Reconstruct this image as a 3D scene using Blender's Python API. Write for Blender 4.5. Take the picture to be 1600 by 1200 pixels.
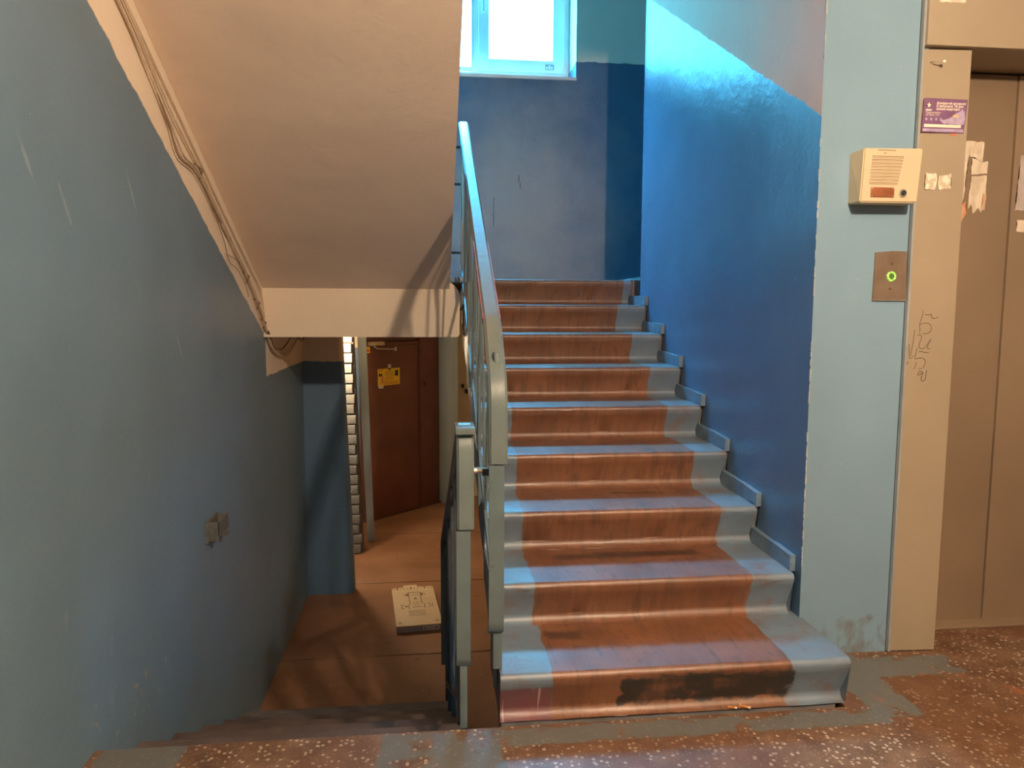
import bpy, bmesh, math, random
from mathutils import Vector, Matrix
random.seed(7)
S = bpy.context.scene
for o in list(bpy.data.objects): bpy.data.objects.remove(o)
COL = S.collection

# ------------------------------------------------------------------ camera, sky, lamps, exposure
cam_d = bpy.data.cameras.new('camera'); cam = bpy.data.objects.new('camera', cam_d); COL.objects.link(cam)
cam_d.sensor_width = 36.0; cam_d.lens = 26.015; cam_d.clip_start = 0.02
Fw, Rt, Up = Vector((.1101, .9889, -.1003)), Vector((.9939, -.1102, .0040)), Vector((.0071, .1001, .9950))
M = Matrix((Rt, Up, -Fw)).transposed().to_4x4(); M.translation = Vector((0, 0, 1.2494))
cam.matrix_world = M
S.camera = cam
S.view_settings.view_transform = 'Standard'; S.view_settings.look = 'None'
S.view_settings.gamma = 1.0; S.view_settings.use_curve_mapping = False
S.view_settings.exposure = 0.0

SKY = (.075, .55, 1.0); SKY_STR = 132.0     # zenith of an overcast sky
w = bpy.data.worlds.new('sky'); S.world = w; w.use_nodes = True
bg = w.node_tree.nodes['Background']; bg.inputs[0].default_value = (*SKY, 1); 
_t = w.node_tree; _g = _t.nodes.new('ShaderNodeNewGeometry'); _s = _t.nodes.new('ShaderNodeSeparateXYZ'); _t.links.new(_g.outputs['Incoming'], _s.inputs[0])
_m = _t.nodes.new('ShaderNodeMath'); _m.operation = 'MULTIPLY_ADD'; _m.inputs[1].default_value = -2 / 3 * SKY_STR; _m.inputs[2].default_value = SKY_STR / 3
_t.links.new(_s.outputs[2], _m.inputs[0])                 # CIE overcast: (1 + 2 sin h) / 3
_c = _t.nodes.new('ShaderNodeMapRange'); _t.links.new(_s.outputs[2], _c.inputs[0])
_c.inputs[1].default_value = .03; _c.inputs[2].default_value = -.03; _c.inputs[3].default_value = 0; _c.inputs[4].default_value = 1
_x = _t.nodes.new('ShaderNodeMix'); _t.links.new(_c.outputs[0], _x.inputs[0]); _x.inputs[2].default_value = SKY_STR * .12   # ground below the horizon
_t.links.new(_m.outputs[0], _x.inputs[3]); _t.links.new(_x.outputs[0], bg.inputs[1])

def point_lamp(name, loc, power, col, r):
    d = bpy.data.lights.new(name, 'POINT'); d.energy = power; d.color = col; d.shadow_soft_size = r
    o = bpy.data.objects.new(name, d); o.location = loc; COL.objects.link(o); return o
point_lamp('landing_lamp', (1.005, .20, 2.41), 300, (1, .74, .51), .045)
point_lamp('lobby_lamp', (-.86, 6.30, .98), 62, (1, .74, .47), .06)
d = bpy.data.lights.new('window_portal', 'AREA'); d.shape = 'RECTANGLE'; d.size = 1.75; d.size_y = 1.1
d.cycles.is_portal = True
o = bpy.data.objects.new('window_portal', d); o.location = (.38, 6.36, 3.6); o.rotation_euler = (math.radians(-90), 0, 0); COL.objects.link(o)

# ------------------------------------------------------------------ node helpers
class NB:
    def __init__(s, name):
        s.m = bpy.data.materials.new(name); s.m.use_nodes = True; s.t = s.m.node_tree
        s.b = s.t.nodes['Principled BSDF']; s.pos = s.n('ShaderNodeNewGeometry').outputs['Position']
        sp = s.n('ShaderNodeSeparateXYZ'); s.l(s.pos, sp.inputs[0]); s.x, s.y, s.z = sp.outputs
    def n(s, t): return s.t.nodes.new(t)
    def l(s, a, b):
        if isinstance(a, (int, float)): b.default_value = a
        elif isinstance(a, tuple): b.default_value = (*a, 1) if len(a) == 3 and len(b.default_value) == 4 else a
        else: s.t.links.new(a, b)
    def math(s, op, a, b=0.0, c=0.0):
        n = s.n('ShaderNodeMath'); n.operation = op
        s.l(a, n.inputs[0]); s.l(b, n.inputs[1]); s.l(c, n.inputs[2]); return n.outputs[0]
    def noise(s, scale, detail=3, stretch=None, rough=.55, off=0):
        v = s.pos
        if stretch or off:
            mp = s.n('ShaderNodeMapping'); s.l(v, mp.inputs[0])
            if stretch: mp.inputs['Scale'].default_value = stretch
            mp.inputs['Location'].default_value = (off, off * .7, off * 1.3); v = mp.outputs[0]
        n = s.n('ShaderNodeTexNoise'); s.l(v, n.inputs['Vector']); n.inputs['Scale'].default_value = scale
        n.inputs['Detail'].default_value = detail; n.inputs['Roughness'].default_value = rough
        return n.outputs['Fac']
    def rng(s, v, a, b, c=0.0, d=1.0):
        n = s.n('ShaderNodeMapRange'); s.l(v, n.inputs[0]); s.l(a, n.inputs[1]); s.l(b, n.inputs[2])
        n.inputs[3].default_value = c; n.inputs[4].default_value = d; return n.outputs[0]
    def mix(s, f, a, b):
        n = s.n('ShaderNodeMix'); n.data_type = 'RGBA'
        s.l(f, n.inputs[0]); s.l(a, n.inputs[6]); s.l(b, n.inputs[7]); return n.outputs[2]
    def step(s, v, edge, soft=.004):          # 1 where v > edge
        return s.rng(s.math('SUBTRACT', v, edge), -soft, soft)
    def box(s, x0, x1, y0, y1, jx=None, a=None, b=None, soft=.004):
        X = a or s.x; Y = b or s.y
        if jx: X = s.math('ADD', X, jx); Y = s.math('ADD', Y, jx)
        f = s.math('MULTIPLY', s.step(X, x0, soft), s.math('SUBTRACT', 1.0, s.step(X, x1, soft)))
        g = s.math('MULTIPLY', s.step(Y, y0, soft), s.math('SUBTRACT', 1.0, s.step(Y, y1, soft)))
        return s.math('MULTIPLY', f, g)
    def done(s, col, rough=.5, bump=None, bs=.3, bd=.01, metal=0.0, spec=.5, coat=0.0):
        s.l(col, s.b.inputs['Base Color']); s.l(rough, s.b.inputs['Roughness'])
        s.b.inputs['Metallic'].default_value = metal; s.b.inputs['Specular IOR Level'].default_value = spec
        s.b.inputs['Coat Weight'].default_value = coat
        if bump is not None:
            n = s.n('ShaderNodeBump'); n.inputs['Strength'].default_value = bs; n.inputs['Distance'].default_value = bd
            s.l(bump, n.inputs['Height']); s.t.links.new(n.outputs[0], s.b.inputs['Normal'])
        return s.m

def simple(name, col, rough=.5, metal=0.0, var=.12, scale=8, bs=.15, spec=.5, emit=0):
    k = NB(name); f = k.noise(scale, 4)
    c = k.mix(k.rng(f, .3, .7), tuple(v * (1 - var) for v in col), tuple(min(1, v * (1 + var)) for v in col))
    m = k.done(c, rough, k.noise(scale * 6, 3), bs, .003, metal, spec)
    if emit: k.b.inputs['Emission Color'].default_value = (*col, 1); k.b.inputs['Emission Strength'].default_value = emit
    return m

BLUE = (.145, .235, .31); BLUED = (.095, .185, .31); WHITE = (.86, .72, .55)
def wall_blue(name, base=BLUE, white=None, line=None, rough=.38, wave=.5):
    """oil-painted plaster; above `line` (function of the builder) whitewash"""
    k = NB(name)
    mott = k.rng(k.noise(1.7, 2), .2, .8)
    c = k.mix(mott, tuple(v * .86 for v in base), tuple(min(1, v * 1.08) for v in base))
    sc = k.rng(k.noise(7, 6, (1, 1, .5), .7, 3), .66, .74)         # pale scuffs
    if name == 'paint_wall_right': sc = 0.0
    c = k.mix(k.math('MULTIPLY', sc, .13), c, (.52, .55, .56))
    ch = k.rng(k.noise(38, 2, None, .5, 9), .77, .80)               # small chips
    c = k.mix(k.math('MULTIPLY', ch, .4), c, (.50, .48, .44))
    if name == 'paint_wall_back':                                   # hazy lamp light painted into the middle of the wall
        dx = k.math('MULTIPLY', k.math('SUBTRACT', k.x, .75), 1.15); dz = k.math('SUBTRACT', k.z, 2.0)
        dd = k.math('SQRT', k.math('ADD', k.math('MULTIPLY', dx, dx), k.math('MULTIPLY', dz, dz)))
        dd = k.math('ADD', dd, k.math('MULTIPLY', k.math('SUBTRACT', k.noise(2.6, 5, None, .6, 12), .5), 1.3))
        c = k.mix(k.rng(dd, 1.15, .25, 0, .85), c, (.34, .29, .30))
        for x0, x1, z0, z1 in ((.503, .509, 1.90, 2.12), (.70, .708, 2.24, 2.30), (.712, .718, 2.19, 2.25), (.36, .365, 1.62, 1.70)):
            c = k.mix(k.math('MULTIPLY', k.box(x0, x1, z0, z1, k.math('MULTIPLY', k.math('SUBTRACT', k.noise(30, 2), .5), .012), None, k.z, .002), .8), c, (.03, .035, .05))
    if name == 'paint_wall_left':                                   # flaked paint low by the landing edge, rubbed streaks higher up
        fl_ = k.math('MULTIPLY', k.box(2.02, 2.75, -.10, .12, None, k.y, k.z, .03), k.rng(k.noise(26, 4, None, .6, 2), .62, .66))
        c = k.mix(k.math('MULTIPLY', fl_, .75), c, (.42, .32, .20))
        for y0, z0 in ((1.92, 1.60), (2.10, 1.52), (2.55, 1.62), (2.95, 1.10), (1.75, 1.95)):
            sy = k.math('SUBTRACT', k.y, y0); tz = k.math('ADD', k.math('SUBTRACT', k.z, z0), k.math('MULTIPLY', sy, 1.6))
            e_ = k.math('ADD', k.math('MULTIPLY', k.math('MULTIPLY', sy, sy), 900), k.math('MULTIPLY', k.math('MULTIPLY', tz, tz), 5200))
            e_ = k.math('ADD', e_, k.math('MULTIPLY', k.math('SUBTRACT', k.noise(24, 4), .5), 3.5))
            c = k.mix(k.rng(e_, 1.6, .2, 0, .30), c, (.42, .50, .55))
    if name == 'paint_pillar':
        sc_ = k.math('MULTIPLY', k.box(-9, 9, -.05, .13, k.math('MULTIPLY', k.math('SUBTRACT', k.noise(9, 5), .5), .12), None, k.z, .01), k.rng(k.noise(16, 5, (1, 1, .6), .6, 3), .45, .6))
        c = k.mix(k.math('MULTIPLY', sc_, .65), c, (.15, .12, .09))
    r = k.math('ADD', rough, 0.0)
    hgt = k.math('ADD', k.math('MULTIPLY', k.noise(2.3, 2), 3 * wave), k.math('MULTIPLY', k.noise(30, 4), .25))
    if line:
        jit = k.math('MULTIPLY', k.math('SUBTRACT', k.noise(14, 3), .5), .03)
        f = line(k, k.math('ADD', k.z, jit))
        wc = k.mix(k.rng(k.noise(4, 4), .3, .7), tuple(v * .93 for v in white), white)
        c = k.mix(f, c, wc); r = k.math('ADD', r, k.math('MULTIPLY', f, .35))
    return k.done(c, r, hgt, .35, .02)
def whitewash(name, base=WHITE):
    k = NB(name); f = k.rng(k.noise(2.2, 5), .3, .7)
    c = k.mix(f, tuple(v * .9 for v in base), base)
    sp = k.rng(k.noise(26, 2, None, .5, 4), .76, .8); c = k.mix(k.math('MULTIPLY', sp, .35), c, (.8, .77, .72))
    return k.done(c, .85, k.math('ADD', k.math('MULTIPLY', k.noise(2.5, 3), 2), k.math('MULTIPLY', k.noise(45, 4), .3)), .35, .012)

def line_left(k, z):
    near = k.step(z, k.math('MULTIPLY_ADD', k.y, -.477, 3.205))
    far = k.step(z, .855)
    sel = k.step(k.y, 4.44, .003)
    return k.math('ADD', k.math('MULTIPLY', near, k.math('SUBTRACT', 1.0, sel)), k.math('MULTIPLY', far, sel))
def line_right(k, z): return k.step(z, k.math('MULTIPLY_ADD', k.y, .578, .503))
def line_back(k, z): return k.step(z, 3.172)
def line_low(k, z): return k.step(z, .855)

M_left = wall_blue('paint_wall_left', BLUE, WHITE, line_left, .42)
M_right = wall_blue('paint_wall_right', BLUED, (.84, .50, .33), line_right, .27, .5)
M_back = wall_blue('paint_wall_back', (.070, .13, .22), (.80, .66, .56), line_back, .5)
M_low = wall_blue('paint_lobby', BLUED, WHITE, line_low, .42)
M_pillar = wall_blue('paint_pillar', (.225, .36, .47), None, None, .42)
M_gray = wall_blue('paint_column', (.36, .44, .46), None, None, .5)
M_white = whitewash('whitewash')
M_plain = simple('dull_plaster', (.20, .20, .19), .8); M_dim = simple('dim_plaster', (.22, .23, .24), .8)
M_ceil = whitewash('ceiling_wash', (.66, .61, .55))
M_yellow = whitewash('whitewash_lobby', (.78, .66, .48))
M_conc = simple('concrete_side', (.17, .16, .16), .8, var=.3, scale=10, bs=.5)

# landing floor: terrazzo with worn blue border paint
def terrazzo():
    k = NB('terrazzo')
    v = k.n('ShaderNodeTexVoronoi'); v.feature = 'F1'; v.inputs['Scale'].default_value = 62; k.l(k.pos, v.inputs['Vector'])
    cs = k.n('ShaderNodeSeparateColor'); k.l(v.outputs['Color'], cs.inputs[0])
    chip = k.math('MULTIPLY', k.math('SUBTRACT', 1.0, k.rng(v.outputs['Distance'], .28, .38)), k.step(cs.outputs[0], .52, .01))
    v2 = k.n('ShaderNodeTexVoronoi'); v2.inputs['Scale'].default_value = 130; k.l(k.pos, v2.inputs['Vector'])
    cs2 = k.n('ShaderNodeSeparateColor'); k.l(v2.outputs['Color'], cs2.inputs[0])
    chip2 = k.math('MULTIPLY', k.math('SUBTRACT', 1.0, k.rng(v2.outputs['Distance'], .25, .35)), k.step(cs2.outputs[1], .6, .01))
    dirt = k.rng(k.noise(2.1, 6, None, .6), .42, .62)
    base = k.mix(k.rng(k.noise(9, 5), .35, .65), (.115, .06, .033), (.20, .115, .07))
    c = k.mix(k.math('MULTIPLY', chip, .85), base, (.50, .40, .30)); c = k.mix(k.math('MULTIPLY', chip2, .5), c, (.40, .31, .22))
    c = k.mix(k.math('MULTIPLY', dirt, .62), c, (.13, .05, .02))
    st = k.rng(k.noise(7.5, 3, None, .5, 2), .63, .69); c = k.mix(k.math('MULTIPLY', st, .6), c, (.10, .055, .04))
    dk = k.rng(k.noise(26, 2, None, .5, 6), .72, .76); c = k.mix(k.math('MULTIPLY', dk, .75), c, (.07, .045, .035))
    j = k.math('MULTIPLY', k.math('SUBTRACT', k.noise(11, 4), .5), .07)
    mk = k.box(-.10, 1.40, 2.0, 2.085, j)
    mk = k.math('MAXIMUM', mk, k.box(1.37, 1.52, 2.03, 2.44, j)); mk = k.math('MAXIMUM', mk, k.box(1.37, 1.86, 2.27, 2.40, j))
    mk = k.math('MAXIMUM', mk, k.box(-.93, -.70, 1.9, 2.12, j)); mk = k.math('MAXIMUM', mk, k.box(-.15, .2, 1.86, 2.09, j))
    worn = k.rng(k.noise(8, 5, None, .6, 8), .62, .56); mk = k.math('MULTIPLY', mk, worn)
    c = k.mix(k.math('MULTIPLY', mk, .85), c, (.125, .14, .135))
    red = k.math('MULTIPLY', k.box(1.42, 1.95, 2.12, 2.29, j), k.rng(k.noise(5, 3, None, .5, 1), .45, .6))
    c = k.mix(k.math('MULTIPLY', red, .7), c, (.42, .10, .035))
    return k.done(c, k.rng(k.noise(4, 4), .3, .7, .30, .6), k.noise(40, 4), .12, .004)
M_terr = terrazzo()
def lowfloor():
    k = NB('worn_concrete_floor')
    c = k.mix(k.rng(k.noise(2.3, 6, None, .6), .35, .65), (.24, .115, .058), (.34, .18, .095))
    sp = k.rng(k.noise(28, 3), .68, .74); c = k.mix(k.math('MULTIPLY', sp, .6), c, (.5, .4, .3))
    dk = k.rng(k.noise(15, 2, None, .5, 5), .72, .76); c = k.mix(k.math('MULTIPLY', dk, .8), c, (.05, .035, .03))
    return k.done(c, .5, k.noise(20, 5), .3, .006)
M_lowf = lowfloor()

# painted steps: brown runner between blue borders; per-object attributes bl / br give the borders' X
def steppaint():
    k = NB('step_paint')
    def attr(nm):
        a = k.n('ShaderNodeAttribute'); a.attribute_type = 'OBJECT'; a.attribute_name = nm; return a.outputs['Fac']
    j = k.math('MULTIPLY', k.math('SUBTRACT', k.noise(16, 3), .5), .025)
    X = k.math('ADD', k.x, j)
    edge = k.math('MAXIMUM', k.math('SUBTRACT', 1.0, k.step(X, attr('bl'), .003)), k.step(X, attr('br'), .003))
    br = k.mix(k.rng(k.noise(6, 5), .3, .7), (.18, .064, .024), (.255, .105, .043))
    streak = k.rng(k.noise(5, 4, (9, 1, .6), .65), .50, .72)
    br = k.mix(k.math('MULTIPLY', streak, .7), br, (.07, .028, .013))
    pale = k.rng(k.noise(4, 4, (3, 1, 1), .6, 7), .58, .75); br = k.mix(k.math('MULTIPLY', pale, .4), br, (.23, .13, .07))
    wear = k.rng(k.noise(3.2, 6, (1.6, 1, 1), .65, 11), .40, .66); br = k.mix(k.math('MULTIPLY', wear, .55), br, (.088, .034, .015))
    grime = k.rng(k.noise(22, 4, (1.5, 1, .35), .6, 13), .56, .66); br = k.mix(k.math('MULTIPLY', grime, .5), br, (.055, .025, .013))
    bl = k.mix(k.rng(k.noise(5, 4), .3, .7), (.12, .165, .21), (.155, .22, .285))
    c = k.mix(edge, br, bl)
    # trodden dirt on both
    dirt = k.rng(k.noise(9, 6, None, .65, 3), .50, .68); c = k.mix(k.math('MULTIPLY', dirt, .6), c, (.17, .065, .022))
    dots = k.rng(k.noise(60, 2, None, .5, 2), .73, .77); c = k.mix(k.math('MULTIPLY', dots, .7), c, (.06, .035, .025))
    # bare black patch on the first riser, blot on the second, red undercoat with white runs at the left
    j2 = k.math('MULTIPLY', k.math('SUBTRACT', k.noise(22, 4), .5), .07)
    f1 = k.math('MULTIPLY', attr('first'), k.box(.58, 1.135, .022, .132, j2, None, k.z))
    c = k.mix(k.math('MULTIPLY', f1, k.rng(k.noise(12, 5, None, .6, 4), .66, .50)), c, (.020, .015, .011))
    f2 = k.math('MULTIPLY', attr('second'), k.box(.452, .490, .365, .405, j2, None, k.z)); c = k.mix(f2, c, (.03, .02, .015))
    for x0, x1, y0, y1, z0 in ((.62, 1.02, 2.655, 2.715, .32), (.38, .50, 2.33, 2.385, .16), (.46, .62, 2.655, 2.70, .32), (.75, .95, 2.98, 3.01, .48)):
        st_ = k.math('MULTIPLY', k.box(x0, x1, y0, y1, k.math('MULTIPLY', j2, .6), None, None, .012), k.box(z0 - .01, z0 + .02, -9, 9, None, k.z, None))
        c = k.mix(k.math('MULTIPLY', st_, .85), c, (.040, .019, .010))
    f3 = k.math('MULTIPLY', attr('first'), k.box(.2, .365, -.01, .108, None, None, k.z)); c = k.mix(k.math('MULTIPLY', f3, .8), c, (.17, .035, .03))
    run = k.math('MULTIPLY', f3, k.rng(k.noise(26, 1, (2.2, 0.01, .12)), .60, .64)); c = k.mix(k.math('MULTIPLY', run, .6), c, (.55, .42, .38))
    return k.done(c, k.rng(k.noise(5, 4, None, .5, 6), .3, .7, .42, .56), k.math('ADD', k.noise(18, 4), k.math('MULTIPLY', k.noise(5, 3), 1.5)), .22, .006, spec=1.0)
M_step = steppaint()
M_skirt = simple('skirting_paint', (.15, .22, .29), .4, var=.2, scale=14, bs=.5)
M_lowstep = simple('lower_step_paint', (.115, .085, .075), .5, var=.3, scale=8, bs=.3)

# railings
def railpaint():
    k = NB('rail_paint')
    c = k.mix(k.rng(k.noise(9, 4), .3, .7), (.095, .135, .145), (.13, .18, .19))
    w_ = k.rng(k.noise(30, 3), .68, .73); c = k.mix(k.math('MULTIPLY', w_, .7), c, (.10, .07, .05))
    return k.done(c, .38, k.noise(40, 3), .3, .003)
M_rail = railpaint()
def handrailpaint():
    k = NB('handrail_paint')
    c = k.mix(k.rng(k.noise(9, 4), .3, .7), (.125, .16, .16), (.155, .195, .19))
    rub = k.math('MULTIPLY', k.rng(k.y, 2.15, 2.4), k.rng(k.y, 3.6, 3.0)); c = k.mix(k.math('MULTIPLY', rub, k.rng(k.noise(18, 4), .3, .6, .2, .8)), c, (.20, .17, .12))
    dots = k.rng(k.noise(70, 2), .72, .76); c = k.mix(k.math('MULTIPLY', dots, .7), c, (.12, .08, .06))
    return k.done(c, .28, k.noise(30, 3), .3, .003)
M_hand = handrailpaint()
M_handred = simple('red_undercoat', (.34, .06, .045), .4, var=.3, scale=20)
M_raildark = simple('rail_dark_paint', (.05, .055, .06), .5, var=.3, scale=10)

# ------------------------------------------------------------------ geometry helpers (verts in world metres)
ORG = {}
def tag(o, label=None, cat=None, group=None, kind=None):
    if label: o['label'] = label
    if cat: o['category'] = cat
    if group: o['group'] = group
    if kind: o['kind'] = kind
    return o
def empty(name, loc, label=None, cat=None, group=None):
    o = bpy.data.objects.new(name, None); o.location = loc; o.empty_display_size = .1; COL.objects.link(o)
    ORG[o.name] = Vector(loc); return tag(o, label, cat, group)
def link(name, me, mats, parent=None, base=None):
    for m in (mats if isinstance(mats, (list, tuple)) else [mats]): me.materials.append(m)
    o = bpy.data.objects.new(name, me); COL.objects.link(o)
    if base is None:
        cs = [v.co for v in me.vertices]
        base = Vector(((min(c.x for c in cs) + max(c.x for c in cs)) / 2, (min(c.y for c in cs) + max(c.y for c in cs)) / 2, min(c.z for c in cs)))
    base = Vector(base); me.transform(Matrix.Translation(-base)); ORG[o.name] = base
    o.location = base - (ORG[parent.name] if parent else Vector())
    if parent: o.parent = parent
    return o
def from_bm(name, bm, mats, parent=None, smooth=False, base=None):
    bmesh.ops.recalc_face_normals(bm, faces=bm.faces)
    me = bpy.data.meshes.new(name); bm.to_mesh(me); bm.free()
    if smooth:
        me.shade_smooth()
        try: me.set_sharp_from_angle(angle=math.radians(38))
        except Exception: pass
    return link(name, me, mats, parent, base)
def add_box(bm, x0, x1, y0, y1, z0, z1, bev=0):
    r = bmesh.ops.create_cube(bm, size=1); vs = r['verts']
    for v in vs: v.co = Vector((x0 + (v.co.x + .5) * (x1 - x0), y0 + (v.co.y + .5) * (y1 - y0), z0 + (v.co.z + .5) * (z1 - z0)))
    if bev:
        es = list({e for v in vs for e in v.link_edges}); bmesh.ops.bevel(bm, geom=es, offset=bev, segments=2, affect='EDGES', profile=.6)
def box(name, x0, x1, y0, y1, z0, z1, mat, parent=None, bev=0):
    bm = bmesh.new(); add_box(bm, x0, x1, y0, y1, z0, z1, bev); return from_bm(name, bm, mat, parent, smooth=bool(bev))
def add_prism(bm, pts, a, b, axis='X', nseg=1, jitter=0):
    """closed 2-D profile extruded along an axis; pts are (y,z) for X, (x,z) for Y, (x,y) for Z"""
    def P(p, t): return {'X': (t, p[0], p[1]), 'Y': (p[0], t, p[1]), 'Z': (p[0], p[1], t)}[axis]
    rings = []
    for i in range(nseg + 1):
        t = a + (b - a) * i / nseg
        rings.append([bm.verts.new(Vector(P(p, t)) + (Vector([random.uniform(-jitter, jitter) for _ in range(3)]) if jitter else Vector())) for p in pts])
    n = len(pts)
    bm.faces.new(rings[0]); bm.faces.new(rings[-1][::-1])
    for r0, r1 in zip(rings, rings[1:]):
        for i in range(n): bm.faces.new((r0[i], r1[i], r1[(i + 1) % n], r0[(i + 1) % n]))
def prism(name, pts, a, b, mat, parent=None, axis='X', smooth=False, nseg=1, jitter=0):
    bm = bmesh.new(); add_prism(bm, pts, a, b, axis, nseg, jitter)
    if len(pts) > 4: bmesh.ops.triangulate(bm, faces=[f for f in bm.faces if len(f.verts) > 4])
    return from_bm(name, bm, mat, parent, smooth)
def add_tube(bm, pts, r, seg=8):
    pts = [Vector(p) for p in pts]; rings = []; prev = None
    for i, p in enumerate(pts):
        t = (pts[min(i + 1, len(pts) - 1)] - pts[max(i - 1, 0)]).normalized()
        if prev is None: u = t.cross(Vector((0, 0, 1))) if abs(t.z) < .9 else t.cross(Vector((1, 0, 0)))
        else: u = prev - t * prev.dot(t)
        u.normalize(); prev = u; v = t.cross(u)
        rr = r[i] if isinstance(r, (list, tuple)) else r
        rings.append([bm.verts.new(p + (u * math.cos(a) + v * math.sin(a)) * rr) for a in [2 * math.pi * k / seg for k in range(seg)]])
    bm.faces.new(rings[0]); bm.faces.new(rings[-1][::-1])
    for a, b in zip(rings, rings[1:]):
        for i in range(seg): bm.faces.new((a[i], b[i], b[(i + 1) % seg], a[(i + 1) % seg]))
def tube(name, pts, r, mat, parent=None, seg=8):
    bm = bmesh.new(); add_tube(bm, pts, r, seg); return from_bm(name, bm, mat, parent, smooth=True)
def spline(pts, n=8):
    pts = [Vector(p) for p in pts]; out = []
    P = [pts[0]] + pts + [pts[-1]]
    for i in range(1, len(P) - 2):
        for k in range(n):
            t = k / n; a, b, c, d_ = P[i - 1], P[i], P[i + 1], P[i + 2]
            out.append(.5 * ((2 * b) + (c - a) * t + (2 * a - 5 * b + 4 * c - d_) * t * t + (3 * b - a - 3 * c + d_) * t ** 3))
    out.append(pts[-1]); return out
def sweep_bar(name, path, cx, wd, th, mat, parent, rnd=.004):
    """flat bar of width wd (X) and thickness th following a (y,z) path"""
    bm = bmesh.new(); rings = []
    n = len(path)
    sec = [(-wd / 2, -th / 2), (-wd / 2, th / 2 - rnd), (-wd / 2 + rnd, th / 2), (wd / 2 - rnd, th / 2), (wd / 2, th / 2 - rnd), (wd / 2, -th / 2)]
    for i, p in enumerate(path):
        a = Vector(path[max(i - 1, 0)]); b = Vector(path[min(i + 1, n - 1)]); t = (b - a).normalized(); nn = Vector((-t.y, t.x))
        c = cx(p[0], p[1]) if callable(cx) else cx
        rings.append([bm.verts.new((c + s_[0], p[0] + nn.x * s_[1], p[1] + nn.y * s_[1])) for s_ in sec])
    bm.faces.new(rings[0]); bm.faces.new(rings[-1][::-1])
    for a, b in zip(rings, rings[1:]):
        for i in range(6): bm.faces.new((a[i], b[i], b[(i + 1) % 6], a[(i + 1) % 6]))
    return from_bm(name, bm, mat, parent, smooth=True)
def text_mesh(name, txt, size, origin, xdir, ydir, mat, parent=None, depth=.0006, align='LEFT', bold=0):
    c = bpy.data.curves.new(name, 'FONT'); c.body = txt; c.size = size; c.extrude = depth; c.align_x = align; c.offset = bold; c.resolution_u = 2
    t = bpy.data.objects.new(name, c); COL.objects.link(t)
    dg = bpy.context.evaluated_depsgraph_get(); me = bpy.data.meshes.new_from_object(t.evaluated_get(dg)); bpy.data.objects.remove(t)
    X = Vector(xdir).normalized(); Y = Vector(ydir).normalized(); Z = X.cross(Y)
    m = Matrix((X, Y, Z)).transposed().to_4x4(); m.translation = Vector(origin); me.transform(m)
    me.materials.clear()
    return link(name, me, mat, parent)
def struct(o): o['kind'] = 'structure'; return o

# ------------------------------------------------------------------ key dimensions
H, G, Y1 = .16, .32, 2.103
XL, XR, XW, XLW = .204, 1.284, 1.302, -.95
LOW = -.96

# ------------------------------------------------------------------ shell
struct(box('floor', XLW, XW, -2.2, 2.10, -.2, 0, M_terr))
struct(box('floor', XW, 4.2, -2.2, 2.70, -.2, 0, M_terr))
struct(box('ceiling', XLW, 4.2, -2.2, 2.10, 2.678, 2.88, M_ceil))
struct(box('ceiling', XW, 4.2, 2.10, 2.46, 2.678, 2.88, M_ceil))
struct(box('wall_left', XLW - .25, XLW, -2.2, 5.70, -1.1, 4.6, M_left))
struct(box('wall_behind', XLW - .25, 4.4, -2.4, -2.2, -1.1, 4.6, M_plain))
struct(box('wall_far_right', 4.2, 4.4, -2.2, 2.7, -.2, 4.6, M_plain))
struct(box('wall_shaft', XLW, 4.2, 1.90, 2.10, 2.88, 4.6, M_white))
# right wall beside the upper flight: its blue face looks left, its front is the pillar
bm = bmesh.new()
wp = [(XW, 2.412), (XW, 4.42), (XW + .002, 4.50), (XW + .008, 4.55), (XW + .018, 4.585), (XW + .035, 4.61), (XW + .06, 4.62), (XW + .366, 4.65), (XW + .366, 2.452), (XW + .15, 2.452), (XW + .06, 2.434)]
add_prism(bm, wp, -1.1, 4.6, 'Z'); bmesh.ops.triangulate(bm, faces=[f for f in bm.faces if len(f.verts) > 4])
ob = struct(from_bm('wall_right', bm, [M_right, M_pillar], smooth=True))
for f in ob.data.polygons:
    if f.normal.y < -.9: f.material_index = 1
# back room of the half landing
bm = bmesh.new()
WX0, WX1, WZ0, WZ1, YB = -.44, 1.15, 3.050, 4.10, 5.9
for a in ((XLW, WX0, 1.24, 4.6), (WX1, 2.5, 1.24, 4.6), (WX0, WX1, 1.24, WZ0), (WX0, WX1, WZ1, 4.6)):
    add_box(bm, a[0], a[1], YB, YB + .42, a[2], a[3])
bmesh.ops.remove_doubles(bm, verts=bm.verts, dist=1e-5)
M_reveal = simple('reveal_paint', (.82, .74, .72), .35, var=.05)
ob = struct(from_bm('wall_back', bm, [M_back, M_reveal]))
for f in ob.data.polygons:
    c = f.center + ob.location
    if abs(f.normal.y) < .5 and WX0 - .01 < c.x < WX1 + .01 and WZ0 - .01 < c.z < WZ1 + .01: f.material_index = 1
struct(box('wall_landing_right', 2.4, 2.6, 4.65, 5.9, 1.24, 4.6, M_dim))
struct(box('wall_landing_front', XW + .36, 2.4, 4.45, 4.65, 1.24, 4.6, M_dim))
struct(box('ceiling_landing', XLW, 2.5, 4.62, 5.95, 4.12, 4.6, M_dim))
struct(box('ceiling_shaft', XLW - .25, XW + .37, 1.9, 6.32, 4.6, 4.8, M_dim))
struct(box('wall_outer', -2.6, 1.8, 9.0, 9.2, -1.2, 1.5, M_dim))
struct(box('wall_outer', 1.6, 1.8, 4.66, 9.0, -1.2, 1.5, M_dim))
struct(box('wall_outer', -2.6, XLW - .25, 5.3, 5.5, -1.2, 1.5, M_dim))
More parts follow.
